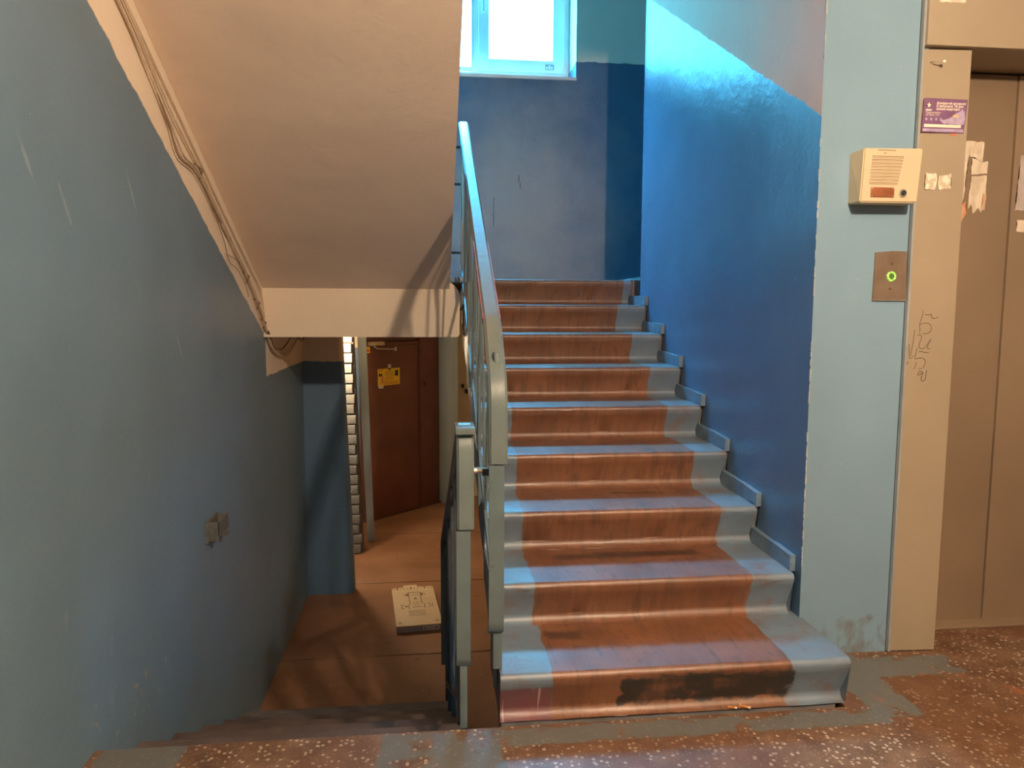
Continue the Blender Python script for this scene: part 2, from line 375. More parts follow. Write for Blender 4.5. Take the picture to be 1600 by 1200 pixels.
struct(box('wall_outer', -2.6, XLW - .25, 5.5, 5.9, 1.24, 1.5, M_dim))
bld = box('building', -38, 42, 27, 39, -3, 15.5, simple('pale_facade', (.66, .60, .55), .8))  # block added outside, its height set to cut daylight from the low sky
tag(bld, 'pale apartment block added outside to block the low sky, blown out white behind the window glass', 'building')
# chipped pale edge of the pillar corner
bm = bmesh.new(); z_ = .35
while z_ < 2.62:
    h_ = random.uniform(.01, .05)
    if random.random() < .6: add_box(bm, XW - .0008, XW + random.uniform(.001, .004), 2.4112, 2.414 + random.uniform(0, .003), z_, z_ + h_)
    z_ += h_ * random.uniform(.9, 1.5)
from_bm('chipped_edge', bm, simple('bare_plaster', (.40, .42, .42), .8, var=.2, scale=40), bpy.data.objects['wall_right'])
# half landing slab with its front beam
bm = bmesh.new(); add_box(bm, XLW, 2.4, 4.72, 5.9, 1.24, 1.44)
struct(from_bm('floor_landing', bm, M_lowf))
bm = bmesh.new()
prof = [(-1.0, 1.085), (.165, 1.085), (.176, 1.10), (.178, 1.32), (.170, 1.355), (.150, 1.385), (.125, 1.405), (-1.0, 1.405)]
add_prism(bm, prof, 4.40, 4.72, 'Y'); bmesh.ops.triangulate(bm, faces=[f for f in bm.faces if len(f.verts) > 4])
struct(from_bm('trim_1', bm, M_white))                      # beam under the half landing
struct(box('trim_2', .115, .24, 4.38, 4.72, 1.405, 1.44, M_skirt, bev=.008))  # painted lip of the landing

# ------------------------------------------------------------------ lobby below
bm_y = [(2.12, 4.595), (4.607, 5.88), (5.892, 7.2), (7.212, 9.0)]
fl = struct(box('floor_lower', -2.4, 1.6, 2.12, 9.0, LOW - .22, LOW - .012, M_conc))
for a, b in bm_y:
    bm = bmesh.new(); add_box(bm, -2.4 if a > 5.5 else XLW, 1.6, a, b, LOW - .015, LOW, .003)
    from_bm('slab', bm, M_lowf, fl)
struct(box('wall_under_landing', XLW, 1.6, 1.95, 2.08, -1.1, -.2, M_conc))
struct(box('wall_lobby_right', 1.42, 1.6, 4.66, 8.8, -1.1, 1.24, M_yellow))
struct(box('ceiling_lobby', -2.4, 1.6, 5.9, 9.0, 1.24, 1.4, M_white))
struct(box('wall_lobby_left', -2.6, -2.4, 5.5, 9.0, -1.1, 1.3, M_low))
struct(box('wall_lobby_back', .30, 1.6, 8.62, 8.8, -1.1, 1.24, M_yellow))
struct(box('wall_lobby_side', -2.4, -.72, 7.66, 7.86, -1.1, 1.24, M_low))
# return wall (pilaster) at the end of the left wall, leaning slightly like the old plaster does
bm = bmesh.new()
for z_, xe in ((LOW, -.600), (1.24, -.672)):
    pass
lo = [(-2.4, 5.68), (-.635, 5.68), (-.612, 5.69), (-.600, 5.71), (-.598, 5.80), (-.62, 5.84), (-2.4, 5.84)]
r0 = [bm.verts.new((x, y, LOW)) for x, y in lo]; r1 = [bm.verts.new((x - (.070 if x > -1 else 0), y, 1.24)) for x, y in lo]
bm.faces.new(r0[::-1]); bm.faces.new(r1)
for i in range(7): bm.faces.new((r0[i], r0[(i + 1) % 7], r1[(i + 1) % 7], r1[i]))
bmesh.ops.triangulate(bm, faces=[f for f in bm.faces if len(f.verts) > 4])
struct(from_bm('wall_return', bm, M_low, smooth=True))
# brick jamb of the entrance: whitewashed bricks laid one by one
M_brick = simple('whitewashed_brick', (.22, .225, .215), .7, var=.18, scale=12, bs=.8)
M_mort = simple('dark_mortar', (.12, .10, .085), .9, var=.4, scale=20, bs=1)
bw = struct(prism('wall_brick', [(-.76, LOW), (-.617, LOW), (-.682, 1.235), (-.80, 1.235)], 6.665, 6.80, M_mort, axis='Y'))
bmb = bmesh.new(); add_box(bmb, -.065, .065, -.03, .03, 0, .080, .005)
bme = bpy.data.meshes.new('brick'); bmb.to_mesh(bme); bmb.free(); bme.materials.append(M_brick); bme.shade_smooth()
z = LOW + .008; k = 0
while z < 1.15:
    t = (z - LOW) / 2.2
    b = bpy.data.objects.new('brick', bme); COL.objects.link(b); b.parent = bw
    b.location = Vector((-.697 - .064 * t + random.uniform(-.005, .005) + (.007 if k % 2 else -.004), 6.648, z)) - ORG[bw.name]
    b.scale = (1 + random.uniform(-.03, .03), 1, 1 + random.uniform(-.04, .03)); b.rotation_euler = (0, random.uniform(-.015, .015), random.uniform(-.03, .03))
    z += .091; k += 1

# entrance door set, standing at an angle to the stairs
A = Vector((-.674, 7.662, 0)); U = Vector((.723, .706, 0)).normalized(); Nn = Vector((.706, -.723, 0)).normalized()   # Nn faces the camera
def dl(t, n, z): return A + U * t + Nn * n + Vector((0, 0, z))
def dbox(name, t0, t1, n0, n1, z0, z1, mat, parent=None, bev=0):
    bm = bmesh.new(); add_box(bm, t0, t1, -n1, -n0, z0, z1, bev)
    m = Matrix((U, -Nn, Vector((0, 0, 1)))).transposed().to_4x4(); m.translation = A
    bmesh.ops.transform(bm, matrix=m, verts=bm.verts); return from_bm(name, bm, mat, parent, smooth=bool(bev))
M_door = simple('brown_door_paint', (.17, .062, .038), .42, var=.16, scale=3, bs=.25)
M_doord = simple('brown_frame_paint', (.13, .05, .032), .5, var=.2, scale=5)
M_steel = simple('steel', (.62, .58, .50), .35, metal=.7, var=.1)
M_closer = simple('closer_enamel', (.62, .50, .30), .4, metal=.3)
dr = struct(empty('door_1', dl(.37, 0, LOW)))
dr['label'] = 'brown painted steel entrance door with closer and yellow notice'
def D(name, *a, **k): return dbox(name, *a, parent=dr, **k)
leaf = D('door_leaf', 0.0, .745, -.01, .035, LOW + .012, .905, M_door, bev=.006)
for t0, t1, z0, z1 in ((.02, .725, .86, .872), (.722, .730, LOW + .03, .86)):
    dbox('seam', t0, t1, .034, .040, z0, z1, M_doord, parent=leaf)
D('side_panel', .755, 1.06, -.01, .022, LOW + .005, 1.235, M_door, bev=.005)
D('top_panel', -.02, .755, -.02, .01, .915, 1.235, M_doord)
D('threshold', -.02, 1.06, -.06, .05, LOW, LOW + .012, M_doord)
D('frame_edge', -.035, -.004, -.03, .045, LOW, 1.235, M_doord)
D('frame_edge', .744, .757, -.02, .040, LOW, 1.235, M_doord)
cl = D('closer_body', .03, .215, .036, .085, .875, .915, M_closer, bev=.006)
tube('closer_arm', [dl(.085, .06, .872), dl(.10, .10, .845), dl(.33, .12, .832)], .006, M_steel, dr)
tube('closer_arm', [dl(.33, .12, .815), dl(.33, .12, .855)], .010, M_steel, dr)
lk = tube('lock', [dl(.845, .02, .43), dl(.845, .045, .43)], .022, M_doord, dr, 12); lk['label'] = 'round brown lock cylinder'
for z_ in (.73, -.05): D('hinge', .738, .762, .036, .052, z_, z_ + .09, M_doord, bev=.004)
# yellow tag on the frame corner and the yellow notice hung from a clip
M_yel = simple('yellow_paper', (.92, .62, .04), .6, var=.06, scale=20)
M_ink = simple('black_ink', (.02, .02, .02), .6, var=0); M_red = simple('red_ink', (.6, .10, .04), .6, var=0)
M_paper = simple('white_paper', (.82, .76, .70), .6, var=.08, scale=20); M_pink = simple('pink_ink', (.75, .30, .16), .6, var=0)
tg = dbox('paper_tag', -.012, .052, .040, .042, .800, .864, M_yel); tag(tg, 'small square yellow tag at the top left corner of the brown door', 'tag')
dbox('tag_mark', .0, .042, .0421, .0426, .815, .835, M_red, parent=tg)
nt = empty('notice', dl(.30, .04, .45), 'yellow printed notice hanging from a clip on the brown door', 'notice')
dbox('sheet', .150, .452, .040, .0425, .452, .628, M_yel, nt)
dbox('torn_edge', .158, .225, .0405, .043, .425, .455, M_paper, nt)
dbox('clip', .285, .325, .043, .052, .628, .672, M_steel, nt, bev=.003); dbox('clip', .292, .318, .040, .055, .612, .634, M_doord, nt, bev=.003)
dbox('photo', .385, .430, .0428, .0434, .545, .605, M_ink, nt); dbox('photo', .196, .225, .0428, .0434, .490, .555, M_pink, nt)
dbox('print_line', .165, .188, .0428, .0434, .550, .580, M_ink, nt); dbox('print_line', .192, .210, .0428, .0434, .553, .578, M_ink, nt)
for i in range(6): dbox('print_line', .245, .355 + .01 * (i % 3), .0428, .0433, .590 - i * .016, .5935 - i * .016, M_red if i % 2 else M_ink, nt)
for i in range(3): dbox('print_line', .19 + .02 * i, .435, .0428, .0433, .487 - i * .012, .491 - i * .012, M_red, nt)
text_mesh('print_title', 'НЕТ!', .03, dl(.165, .0435, .60), U, (0, 0, 1), M_red, nt)
# light grey steel jamb right of the bricks
struct(prism('trim_3', [(-.600, LOW + .02), (-.537, LOW + .02), (-.592, 1.235), (-.672, 1.235)], 6.95, 7.00, M_gray, axis='Y'))
# grey-blue column right of the door
bm = bmesh.new(); add_prism(bm, [(.085, 8.42), (.225, 8.20), (.31, 8.26), (.31, 8.62), (.085, 8.62)], LOW, 1.235, 'Z')
bmesh.ops.triangulate(bm, faces=[f for f in bm.faces if len(f.verts) > 4]); struct(from_bm('wall_column', bm, M_gray))
# fuse box on the lit lobby wall
fb = empty('wall_socket', (.40, 8.60, .36), 'small dark socket pair on the bright lobby wall behind the railing', 'socket')
box('socket', .365, .395, 8.600, 8.618, .335, .38, M_ink, fb, bev=.004); box('socket', .405, .44, 8.600, 8.618, .27, .32, M_ink, fb, bev=.004)

# ------------------------------------------------------------------ flight up (right)
st = empty('stair_flight', (XL, Y1, 0), 'concrete stair flight going up to the window, brown runner between blue painted edges', 'stairs')
bl = {1: .364, 2: .350, 3: .352, 4: .364, 5: .377, 6: .30, 7: .26, 8: .24, 9: .16}
br = {1: 1.120, 2: 1.130, 3: 1.137, 4: 1.143, 5: 1.123, 6: 1.129, 7: 1.120, 8: 1.115, 9: 1.235}
for n in range(1, 10):
    yn, zn = Y1 + (n - 1) * G, n * H
    pr = []
    rb = yn + .052                                           # riser foot
    pr.append((rb - .030, zn - H + .0005))                   # fillet at the foot
    for a in range(0, 91, 15):
        t = math.radians(a); pr.append((rb - .030 + .030 * math.sin(t), zn - H + .030 - .030 * math.cos(t)))
    pr.append((yn + .012, zn - .050))
    for a in range(0, 91, 18):                                # rounded nose
        t = math.radians(a); pr.append((yn + .020 - .020 * math.cos(t), zn - .022 + .020 * math.sin(t)))
    if n < 9:
        pr += [(yn + G + .06, zn), (yn + G + .06, zn - .12 if n > 1 else .0006), (rb + .12, zn - H - .02 if n > 1 else .0006), (rb - .029, zn - H - .02 if n > 1 else .0002)]
    else: pr += [(yn + .30, zn), (yn + .30, zn - .16), (rb, zn - .18)]
    x1 = XR + (.030 if n == 1 else 0)
    o = prism('step', pr, XL, x1, M_step, st, smooth=True, nseg=28, jitter=.0009)
    o['bl'] = bl[n]; o['br'] = br[n]; o['first'] = 1.0 if n == 1 else 0.0; o['second'] = 1.0 if n == 2 else 0.0
# inclined slab under the steps, its side seen between the railings
def nl(y): return H + .5 * (y - Y1)
sl = prism('slab', [(2.10, -.10), (2.13, -.02), (2.13, .0), (2.30, .02), (4.72, 1.23), (4.72, 1.02), (4.40, .99)], XL + .004, XR, M_conc, st)
sl['label'] = 'bare grey concrete side and underside of the flight'
# stepped skirting pieces against the wall
for n in range(2, 10):
    yn, zn = Y1 + (n - 1) * G, n * H
    if n < 9:
        ys = [yn - .004 + random.uniform(-.01, .01)] + [yn + G * i / 6 for i in range(1, 6)] + [yn + G + .045]
        top = [(y, zn + .052 + .03 * (y - yn) + random.uniform(-.003, .003)) for y in ys]
        pr = [(ys[0] + .004, zn - .004)] + top + [(ys[-1], zn - .004)]
    else: pr = [(yn, zn), (yn + .05, zn + .01), (yn + .5, zn + .01), (yn + .5, zn)]
    if n == 2: pr = [(max(p[0], 2.455), p[1]) for p in pr]
    prism('skirting', pr, XR - .004, XW - .001, M_skirt, st, nseg=1)
    # rough mortar filling between skirting and riser above
    if n < 9:
        prism('mortar', [(yn + G + .045, zn - .004), (yn + G + .045, zn + .07), (yn + G + .02, zn + H + .004), (yn + G + .09, zn + H), (yn + G + .09, zn)], XR - .004, XW - .001, M_conc, st)

# ------------------------------------------------------------------ flight down (left)
lf = empty('stair_flight', (-.41, 2.1, -.96), 'dark flight of steps going down to the lobby beside the left wall', 'stairs')
for n in range(1, 6):
    yn, zn = 2.10 + n * G, -n * H
    pr = [(yn - .30, zn - H - .01), (yn - .28, zn)]
    pr = [(yn - G + .005, zn), (yn - G + .005, zn - .2), (yn + .03, zn - H), (yn + .03, zn - .04)]
    for a in (0, 30, 60, 90):
        t = math.radians(a); pr.append((yn - .018 + .018 * math.cos(t), zn - .018 + .018 * math.sin(t)))
    prism('step', pr, XLW + .001, .12, M_lowstep, lf, smooth=True, nseg=6, jitter=.0008)
prism('slab', [(2.12, -.22), (2.12, -.34), (3.55, LOW), (3.72, LOW), (3.72, -.80)], XLW + .001, .118, M_conc, lf)

# ------------------------------------------------------------------ flight overhead (left, coming back up) and the one above the right flight
uf = empty('stair_flight', (-.41, 4.4, 1.40), 'whitewashed sloping underside of the upper flight, above the left wall', 'stairs')
M_soffit = whitewash('soffit_wash', (.88, .72, .58))
bm = bmesh.new(); pr = [(4.399, 1.366), (1.78, 2.672), (2.105, 2.672), (2.10, 2.88), (4.60, 1.62), (4.60, 1.366)]
add_prism(bm, pr, XLW + .001, .118, 'X', 14)
bmesh.ops.triangulate(bm, faces=[f for f in bm.faces if len(f.verts) > 4])
from_bm('slab', bm, M_soffit, uf)
for n in range(1, 9):
    y = 4.62 - n * .305; box('step', XLW, .118, y - .02, y + .30, 1.366 + .496 * (4.42 - y) + .06, 1.44 + n * H, M_lowstep, uf)
struct(prism('ceiling_sloped', [(2.10, 2.675), (4.66, 3.96), (4.66, 4.12), (2.10, 2.88)], XL, XW - .001, M_dim))

# ------------------------------------------------------------------ railings
def arc(cy, cz, r, a0, a1, n=7): return [(cy + r * math.cos(math.radians(a0 + (a1 - a0) * i / n)), cz + r * math.sin(math.radians(a0 + (a1 - a0) * i / n))) for i in range(n + 1)]
def rod(bm, x, y0, z0, y1, z1, r=.006): add_tube(bm, [(x, y0, z0), (x, y1, z1)], r, 6)
def flat(name, x0, x1, y0, y1, z0, z1, mat, par): return box(name, x0, x1, y0, y1, z0, z1, mat, par, bev=.002)

ra = empty('stair_railing', (.195, 2.12, .0), 'grey blue steel railing with broad handrail climbing beside the right flight', 'railing')
def cxa(y, z=0): return .196 + .018 * max(0, (y - 2.3)) / 2.4
def hz(y): return 1.135 + .5 * (y - 2.2)
path = [(2.128, .80), (2.128, .93)] + arc(2.128 + .16, .955, .16, 178, 120, 8)
y0 = 2.30
path += [(y0 + (4.70 - y0) * i / 24, hz(y0 + (4.70 - y0) * i / 24) - .0) for i in range(25)]
sweep_bar('handrail', path, cxa, .056, .026, M_hand, ra, .008)
e = sweep_bar('handrail_end', [(2.126, .795), (2.126, .60), (2.128, .45), (2.130, .32), (2.134, .295), (2.146, .283), (2.17, .28)], lambda y, z: .192, .045, .016, M_rail, ra, .005)
# red undercoat showing along the handrail edges
for s_ in (-1, 1):
    p = [(y, hz(y) - .004) for y in (2.36, 2.5, 2.7, 2.95)]
    e = sweep_bar('handrail_edge', p, lambda y, z, s_=s_: cxa(y) + s_ * .0275, .004, .020, M_handred, ra, .001); e['label'] = 'worn red paint on the handrail edge'
XA = .196
for y in (2.20, 2.95, 3.75, 4.55):
    zb = max(.18, nl(y) - .16 if y > 2.3 else .18)
    flat('post', XA - .006, XA + .006, y - .016, y + .016, nl(y) - .13, hz(y) - .012, M_rail, ra)
sweep_bar('lower_rail', [(2.16, nl(2.16) + .10), (4.62, nl(4.62) + .10)], XA, .012, .022, M_rail, ra, .002)
sweep_bar('upper_rail', [(2.18, hz(2.18) - .07), (4.62, hz(4.62) - .07)], XA, .012, .022, M_rail, ra, .002)
ys = [2.22 + .2 * i for i in range(12)]
for i, y in enumerate(ys):
    for s_ in ((0,) if i % 2 == 0 else (1,)):
        a, b = (y, y + .2) if s_ == 0 else (y + .2, y)
        bm = bmesh.new(); rod(bm, XA, a, nl(a) + .10, b, hz(b) - .07, .006); from_bm('baluster', bm, M_rail if i % 2 else M_steel if i % 5 == 0 else M_rail, ra, smooth=True)
flat('post_foot', XA - .012, XA + .016, 2.145, 2.185, .16, .33, M_rail, ra)
for z_ in (2.212, 1.995, 1.589):
    bm = bmesh.new(); add_tube(bm, [(.075, 4.55, z_), (XA, 4.55, z_)], .008, 6); from_bm('tie_rod', bm, M_raildark, ra, smooth=True)
flat('tie_post', .070, .082, 4.535, 4.565, 1.44, 2.35, M_rail, ra)
bm = bmesh.new(); add_tube(bm, [(.125, 2.20, .764), (XA - .005, 2.20, .764)], .010, 8); from_bm('tie_rod', bm, M_steel, ra, smooth=True)
bm = bmesh.new(); add_tube(bm, [(.155, 2.20, .760), (XA + .012, 2.20, .760)], .013, 8); from_bm('tie_nut', bm, M_raildark, ra, smooth=True)

rb_ = empty('stair_railing', (.097, 2.11, .0), 'dark steel railing with bent grey handrail descending beside the lower flight', 'railing')
def hz2(y): return .87 - .5 * (y - 2.15)
def cxb(y, z=0): return .099 - .022 * min(1, max(0, y - 2.15) / 1.8)
path = [(2.098, .615), (2.098, .80)] + arc(2.098 + .07, .835, .07, 178, 75, 8)
path += [(2.21 + (3.97 - 2.21) * i / 16, hz2(2.21 + (3.97 - 2.21) * i / 16) + .03) for i in range(17)]
path += [(4.01, -.06), (4.03, -.12), (4.03, -.75)]
sweep_bar('handrail', path, cxb, .050, .024, M_hand, rb_, .007)
sweep_bar('handrail_end', [(2.096, .61), (2.096, .30), (2.10, .225), (2.106, .205), (2.12, .195), (2.15, .192)], lambda y, z: .093, .041, .016, M_rail, rb_, .005)
flat('handrail_cap', .071, .128, 2.085, 2.20, .893, .913, M_hand, rb_)
XB = .082
flat('post', .082, .104, 2.104, 2.120, 0.0, .24, M_rail, rb_)
for y in (2.14, 2.75, 3.35, 3.95):
    flat('post', XB - .008, XB + .008, y - .018, y + .018, -.5 * (y - 2.1) - .04 if y > 2.2 else .0, hz2(y) + .01, M_raildark, rb_)
sweep_bar('lower_rail', [(2.14, .08), (4.02, -.86)], XB, .014, .03, M_raildark, rb_, .002)
sweep_bar('upper_rail', [(2.14, hz2(2.14) - .05), (4.02, hz2(4.02) - .05)], XB, .014, .024, M_raildark, rb_, .002)
for i in range(9):
    y = 2.16 + .2 * i
    for s_ in ((0,) if i % 2 == 0 else (1,)):
        a, b = (y, y + .2) if s_ == 0 else (y + .2, y)
        bm = bmesh.new(); rod(bm, XB + (.005 if s_ else -.005), a, .08 - .5 * (a - 2.14), b, hz2(b) - .05, .006); from_bm('baluster', bm, M_raildark, rb_, smooth=True)

# ------------------------------------------------------------------ window above the half landing
M_pvc = simple('white_plastic', (.88, .78, .76), .3, var=.03)
k = NB('window_glass'); t = k.t; tr = t.nodes.new('ShaderNodeBsdfTransparent'); gl = t.nodes.new('ShaderNodeBsdfGlossy'); gl.inputs['Roughness'].default_value = .02
mx = t.nodes.new('ShaderNodeMixShader'); mx.inputs[0].default_value = .06; t.links.new(tr.outputs[0], mx.inputs[1]); t.links.new(gl.outputs[0], mx.inputs[2])
t.links.new(mx.outputs[0], t.nodes['Material Output'].inputs[0]); M_glass = k.m
wn = struct(empty('window_1', (.38, 6.22, 3.05))); YW = 6.20
def fr(name, x0, x1, z0, z1, y0=YW, y1=YW + .06, par=wn, m=M_pvc, bev=.004): return box(name, x0, x1, y0, y1, z0, z1, m, par, bev)
fr('frame', -.44, 1.148, 3.05, 3.160); fr('frame', -.44, 1.148, 4.04, 4.10); fr('frame', 1.100, 1.148, 3.16, 4.04); fr('frame', -.44, -.39, 3.16, 4.04); fr('mullion', .350, .412, 3.16, 4.04)
sa = fr('sash', .405, .490, 3.165, 4.035, YW - .022, YW + .05)
for a in ((1.012, 1.104, 3.165, 4.035), (.490, 1.012, 3.165, 3.259), (.490, 1.012, 3.94, 4.035)): fr('sash_rail', *a, y0=YW - .022, y1=YW + .05, par=sa)
fr('glazing_bead', .352, .36, 3.195, 4.03, YW - .004, YW); fr('glazing_bead', -.39, .352, 3.16, 3.194, YW - .004, YW)
fr('pane', .490, 1.012, 3.259, 3.94, YW + .02, YW + .026, m=M_glass, bev=0); fr('pane', -.39, .352, 3.194, 4.04, YW + .02, YW + .026, m=M_glass, bev=0)
hd = fr('handle', .435, .455, 3.60, 3.75, YW - .062, YW - .048, bev=.005); fr('handle_base', .43, .46, 3.74, 3.80, YW - .05, YW - .022, par=hd)
fr('hinge', 1.094, 1.112, 3.155, 3.205, YW - .04, YW - .02); fr('hinge', 1.094, 1.112, 3.86, 3.91, YW - .04, YW - .02)
ls = fr('rating_label', .950, 1.022, 3.188, 3.232, YW - .0235, YW - .0215, m=simple('label_foil', (.30, .33, .33), .4), bev=0)
for i in range(3): fr('print_line', .956 + .02 * i, .970 + .02 * i, 3.194, 3.204 + .01 * (i % 2 + 1), YW - .0245, YW - .0233, par=ls, m=M_pvc, bev=0)
struct(box('trim_4', WX0, WX1 + .004, 5.885, 6.20, 3.028, 3.052, M_reveal, bev=.006))   # window sill

# ------------------------------------------------------------------ elevator entrance
M_jamb = simple('beige_enamel', (.345, .28, .195), .45, var=.05, scale=3, bs=.1)
M_ldoor = simple('brown_enamel_door', (.31, .225, .15), .34, var=.08, scale=2, bs=.08, metal=.25)
struct(box('wall_elevator', XW + .36, 1.70, 2.452, 2.80, -.2, 2.675, M_pillar))
struct(box('wall_elevator', 1.70, 4.2, 2.46, 2.80, 2.42, 2.675, M_pillar))
struct(box('wall_elevator', 2.62, 4.2, 2.46, 2.80, 0, 2.42, M_pillar))
struct(box('wall_elevator_shaft', 1.70, 2.7, 2.76, 2.80, 0, 2.45, M_conc))
ev = empty('elevator_entrance', (2.2, 2.45, 0), 'beige framed elevator entrance with closed brown sliding door panels', 'elevator')
prism('jamb', [(1.668, 2.446), (1.846, 2.438), (1.850, 2.444), (1.850, 2.70), (1.668, 2.70)], 0.004, 2.135, M_jamb, ev, axis='Z')
box('jamb', 2.58, 2.70, 2.438, 2.70, .004, 2.135, M_jamb, ev, bev=.004)
box('header', 1.672, 2.72, 2.424, 2.70, 2.142, 2.52, M_jamb, ev, bev=.005)
box('door_panel', 1.86, 2.212, 2.664, 2.69, .008, 2.134, M_ldoor, ev, bev=.004)
box('door_panel', 2.217, 2.575, 2.660, 2.69, .008, 2.134, M_ldoor, ev, bev=.004)
box('sill', 1.85, 2.58, 2.60, 2.72, .0, .010, M_ldoor, ev, bev=.003)
box('edge_bead', 1.664, 1.672, 2.436, 2.47, .004, 2.52, simple('grey_sealant', (.30, .32, .32), .6), ev)
# marker scrawl on the jamb
M_mark = simple('marker', (.07, .045, .03), .5, var=0)
STROKES = [[(1.727, 1.2515), (1.7266, 1.2359), (1.7175, 1.2018), (1.7199, 1.1861), (1.7193, 1.1729)], [(1.7175, 1.2018), (1.7341, 1.2071), (1.7511, 1.2058), (1.7609, 1.194), (1.7585, 1.1782), (1.7449, 1.1703), (1.7308, 1.1703)], [(1.735, 1.2372), (1.7491, 1.2359), (1.7588, 1.2386), (1.761, 1.2268), (1.7725, 1.2234), (1.7835, 1.2295)], [(1.7128, 1.1651), (1.7241, 1.1651), (1.7276, 1.1545), (1.7204, 1.1335), (1.7227, 1.1203), (1.737, 1.1176), (1.7501, 1.1334), (1.7637, 1.1519), (1.7519, 1.1282), (1.7526, 1.1176), (1.7612, 1.1163)], [(1.7129, 1.119), (1.7101, 1.0966), (1.7082, 1.0807), (1.725, 1.0846), (1.7422, 1.0806), (1.7466, 1.0647), (1.7386, 1.0488), (1.7232, 1.0457)], [(1.7132, 1.0688), (1.7124, 1.0595), (1.7064, 1.0423)], [(1.7207, 1.1071), (1.7334, 1.1071), (1.7436, 1.1031), (1.7577, 1.1044)], [(1.7427, 1.0288), (1.7307, 1.0382), (1.7216, 1.0263), (1.7261, 1.0223), (1.7397, 1.0315), (1.7353, 1.0116), (1.7402, 1.0009), (1.7497, 1.0088), (1.7533, 1.0408)], [(1.7004, 1.1834), (1.6975, 1.1388), (1.6926, 1.1045), (1.692, 1.0913)], [(1.6838, 1.1335), (1.6883, 1.0834), (1.7032, 1.0926)]]
def jy(x): return 2.446 - (x - 1.668) / .178 * .008 - .0004
bm = bmesh.new()
for s_ in STROKES:
    pts = spline([(x, jy(x), z) for x, z in s_], 5); add_tube(bm, pts, .0010, 5)
g_ = from_bm('scrawl', bm, M_mark, ev); g_['label'] = 'thin dark handwritten scrawl with an arrow pointing down'
bm = bmesh.new(); bmesh.ops.create_circle(bm, cap_ends=True, radius=.005, segments=14, matrix=Matrix.Translation((1.679, jy(1.679) - .0006, 1.066)) @ Matrix.Rotation(math.radians(90), 4, 'X'))
r = bmesh.ops.extrude_face_region(bm, geom=bm.faces[:]); bmesh.ops.translate(bm, verts=[v for v in r['geom'] if isinstance(v, bmesh.types.BMVert)], vec=(0, .001, 0)); from_bm('rust_spot', bm, simple('rust', (.30, .11, .04), .8), ev)
# torn paper remnants
def torn(name, pts, y, mat, parent, lab, th=.0012, cat='paper', grid=0):
    bm = bmesh.new(); out = []
    n = len(pts)
    for i in range(n):
        a, b = Vector(pts[i]), Vector(pts[(i + 1) % n]); m_ = max(1, int((b - a).length / .012))
        for k_ in range(m_):
            q_ = a + (b - a) * k_ / m_; out.append((q_.x + random.uniform(-.0025, .0025), q_.y + random.uniform(-.0025, .0025)))
    add_prism(bm, out, y, y + th, 'Y'); bmesh.ops.triangulate(bm, faces=[f for f in bm.faces if len(f.verts) > 4])
    o = from_bm(name, bm, mat, parent)
    if not parent: tag(o, lab, cat)
    return o
k = NB('torn_paper'); f = k.rng(k.noise(30, 4, (1, 1, .4)), .45, .6); M_torn = k.done(k.mix(f, (.74, .64, .50), (.60, .50, .38)), .75, k.noise(60, 3), .3, .002)
k = NB('torn_label'); f = k.rng(k.noise(45, 4), .47, .53); M_torn2 = k.done(k.mix(f, (.80, .72, .58), (.56, .47, .34)), .75, k.noise(60, 3), .3, .002)
k = NB('torn_paper_red'); f = k.rng(k.noise(40, 4, (1, 1, .4)), .42, .6); M_tornr = k.done(k.mix(f, (.62, .20, .09), (.60, .42, .28)), .75, k.noise(60, 3), .3, .002)
pd = empty('paper_scrap', (2.05, 2.662, 1.62), 'torn cream poster remnant with orange smears on the left elevator door panel', 'paper')
for p in ([(1.995, 1.89), (2.09, 1.886), (2.09, 1.81), (2.030, 1.835), (2.022, 1.70), (2.014, 1.64), (2.001, 1.615), (1.997, 1.70)],
          [(2.045, 1.832), (2.09, 1.812), (2.112, 1.815), (2.112, 1.770), (2.046, 1.765)],
          [(2.046, 1.757), (2.110, 1.764), (2.111, 1.66), (2.095, 1.628), (2.08, 1.64), (2.065, 1.618), (2.052, 1.655), (2.040, 1.64)]): torn('scrap', p, 2.6625, M_torn, pd, None)
torn('orange_smear', [(2.002, 1.64), (2.03, 1.665), (2.036, 1.62), (2.015, 1.59), (1.999, 1.595)], 2.6622, M_tornr, pd, None)
torn('orange_smear', [(2.10, 1.70), (2.113, 1.69), (2.108, 1.635), (2.098, 1.635)], 2.6619, M_tornr, pd, None)
pr_ = empty('paper_scrap', (2.25, 2.657, 1.60), 'grey photo poster remnant on the right elevator door panel at the photo edge', 'paper')
torn('scrap', [(2.242, 1.84), (2.40, 1.84), (2.40, 1.64), (2.234, 1.635)], 2.6585, simple('faded_print', (.46, .40, .38), .3, var=.3, scale=9), pr_, None)
torn('scrap', [(2.245, 1.60), (2.30, 1.60), (2.30, 1.55), (2.246, 1.555)], 2.6585, M_torn, pr_, None)
ps = empty('paper_scrap', (1.75, 2.44, 1.668), 'scraped off white label remnant on the beige jamb beside the intercom', 'paper')
torn('scrap', [(1.706, 1.722), (1.745, 1.724), (1.748, 1.700), (1.744, 1.668), (1.706, 1.670)], 2.4405, M_torn2, ps, None)
torn('scrap', [(1.752, 1.715), (1.798, 1.722), (1.800, 1.675), (1.760, 1.668), (1.754, 1.690)], 2.4395, M_torn2, ps, None)
torn('paper_scrap', [(1.708, 2.283), (1.745, 2.281), (1.800, 2.284), (1.802, 2.31), (1.71, 2.31)], 2.4228, M_torn, None, 'torn white label at the top of the beige elevator header')
nl_ = tube('nail', [(1.70, 2.443, 2.093), (1.708, 2.425, 2.088), (1.728, 2.415, 2.086)], .002, M_steel); tag(nl_, 'thin bent nail with a pale head beside the top of the beige jamb', 'nail')
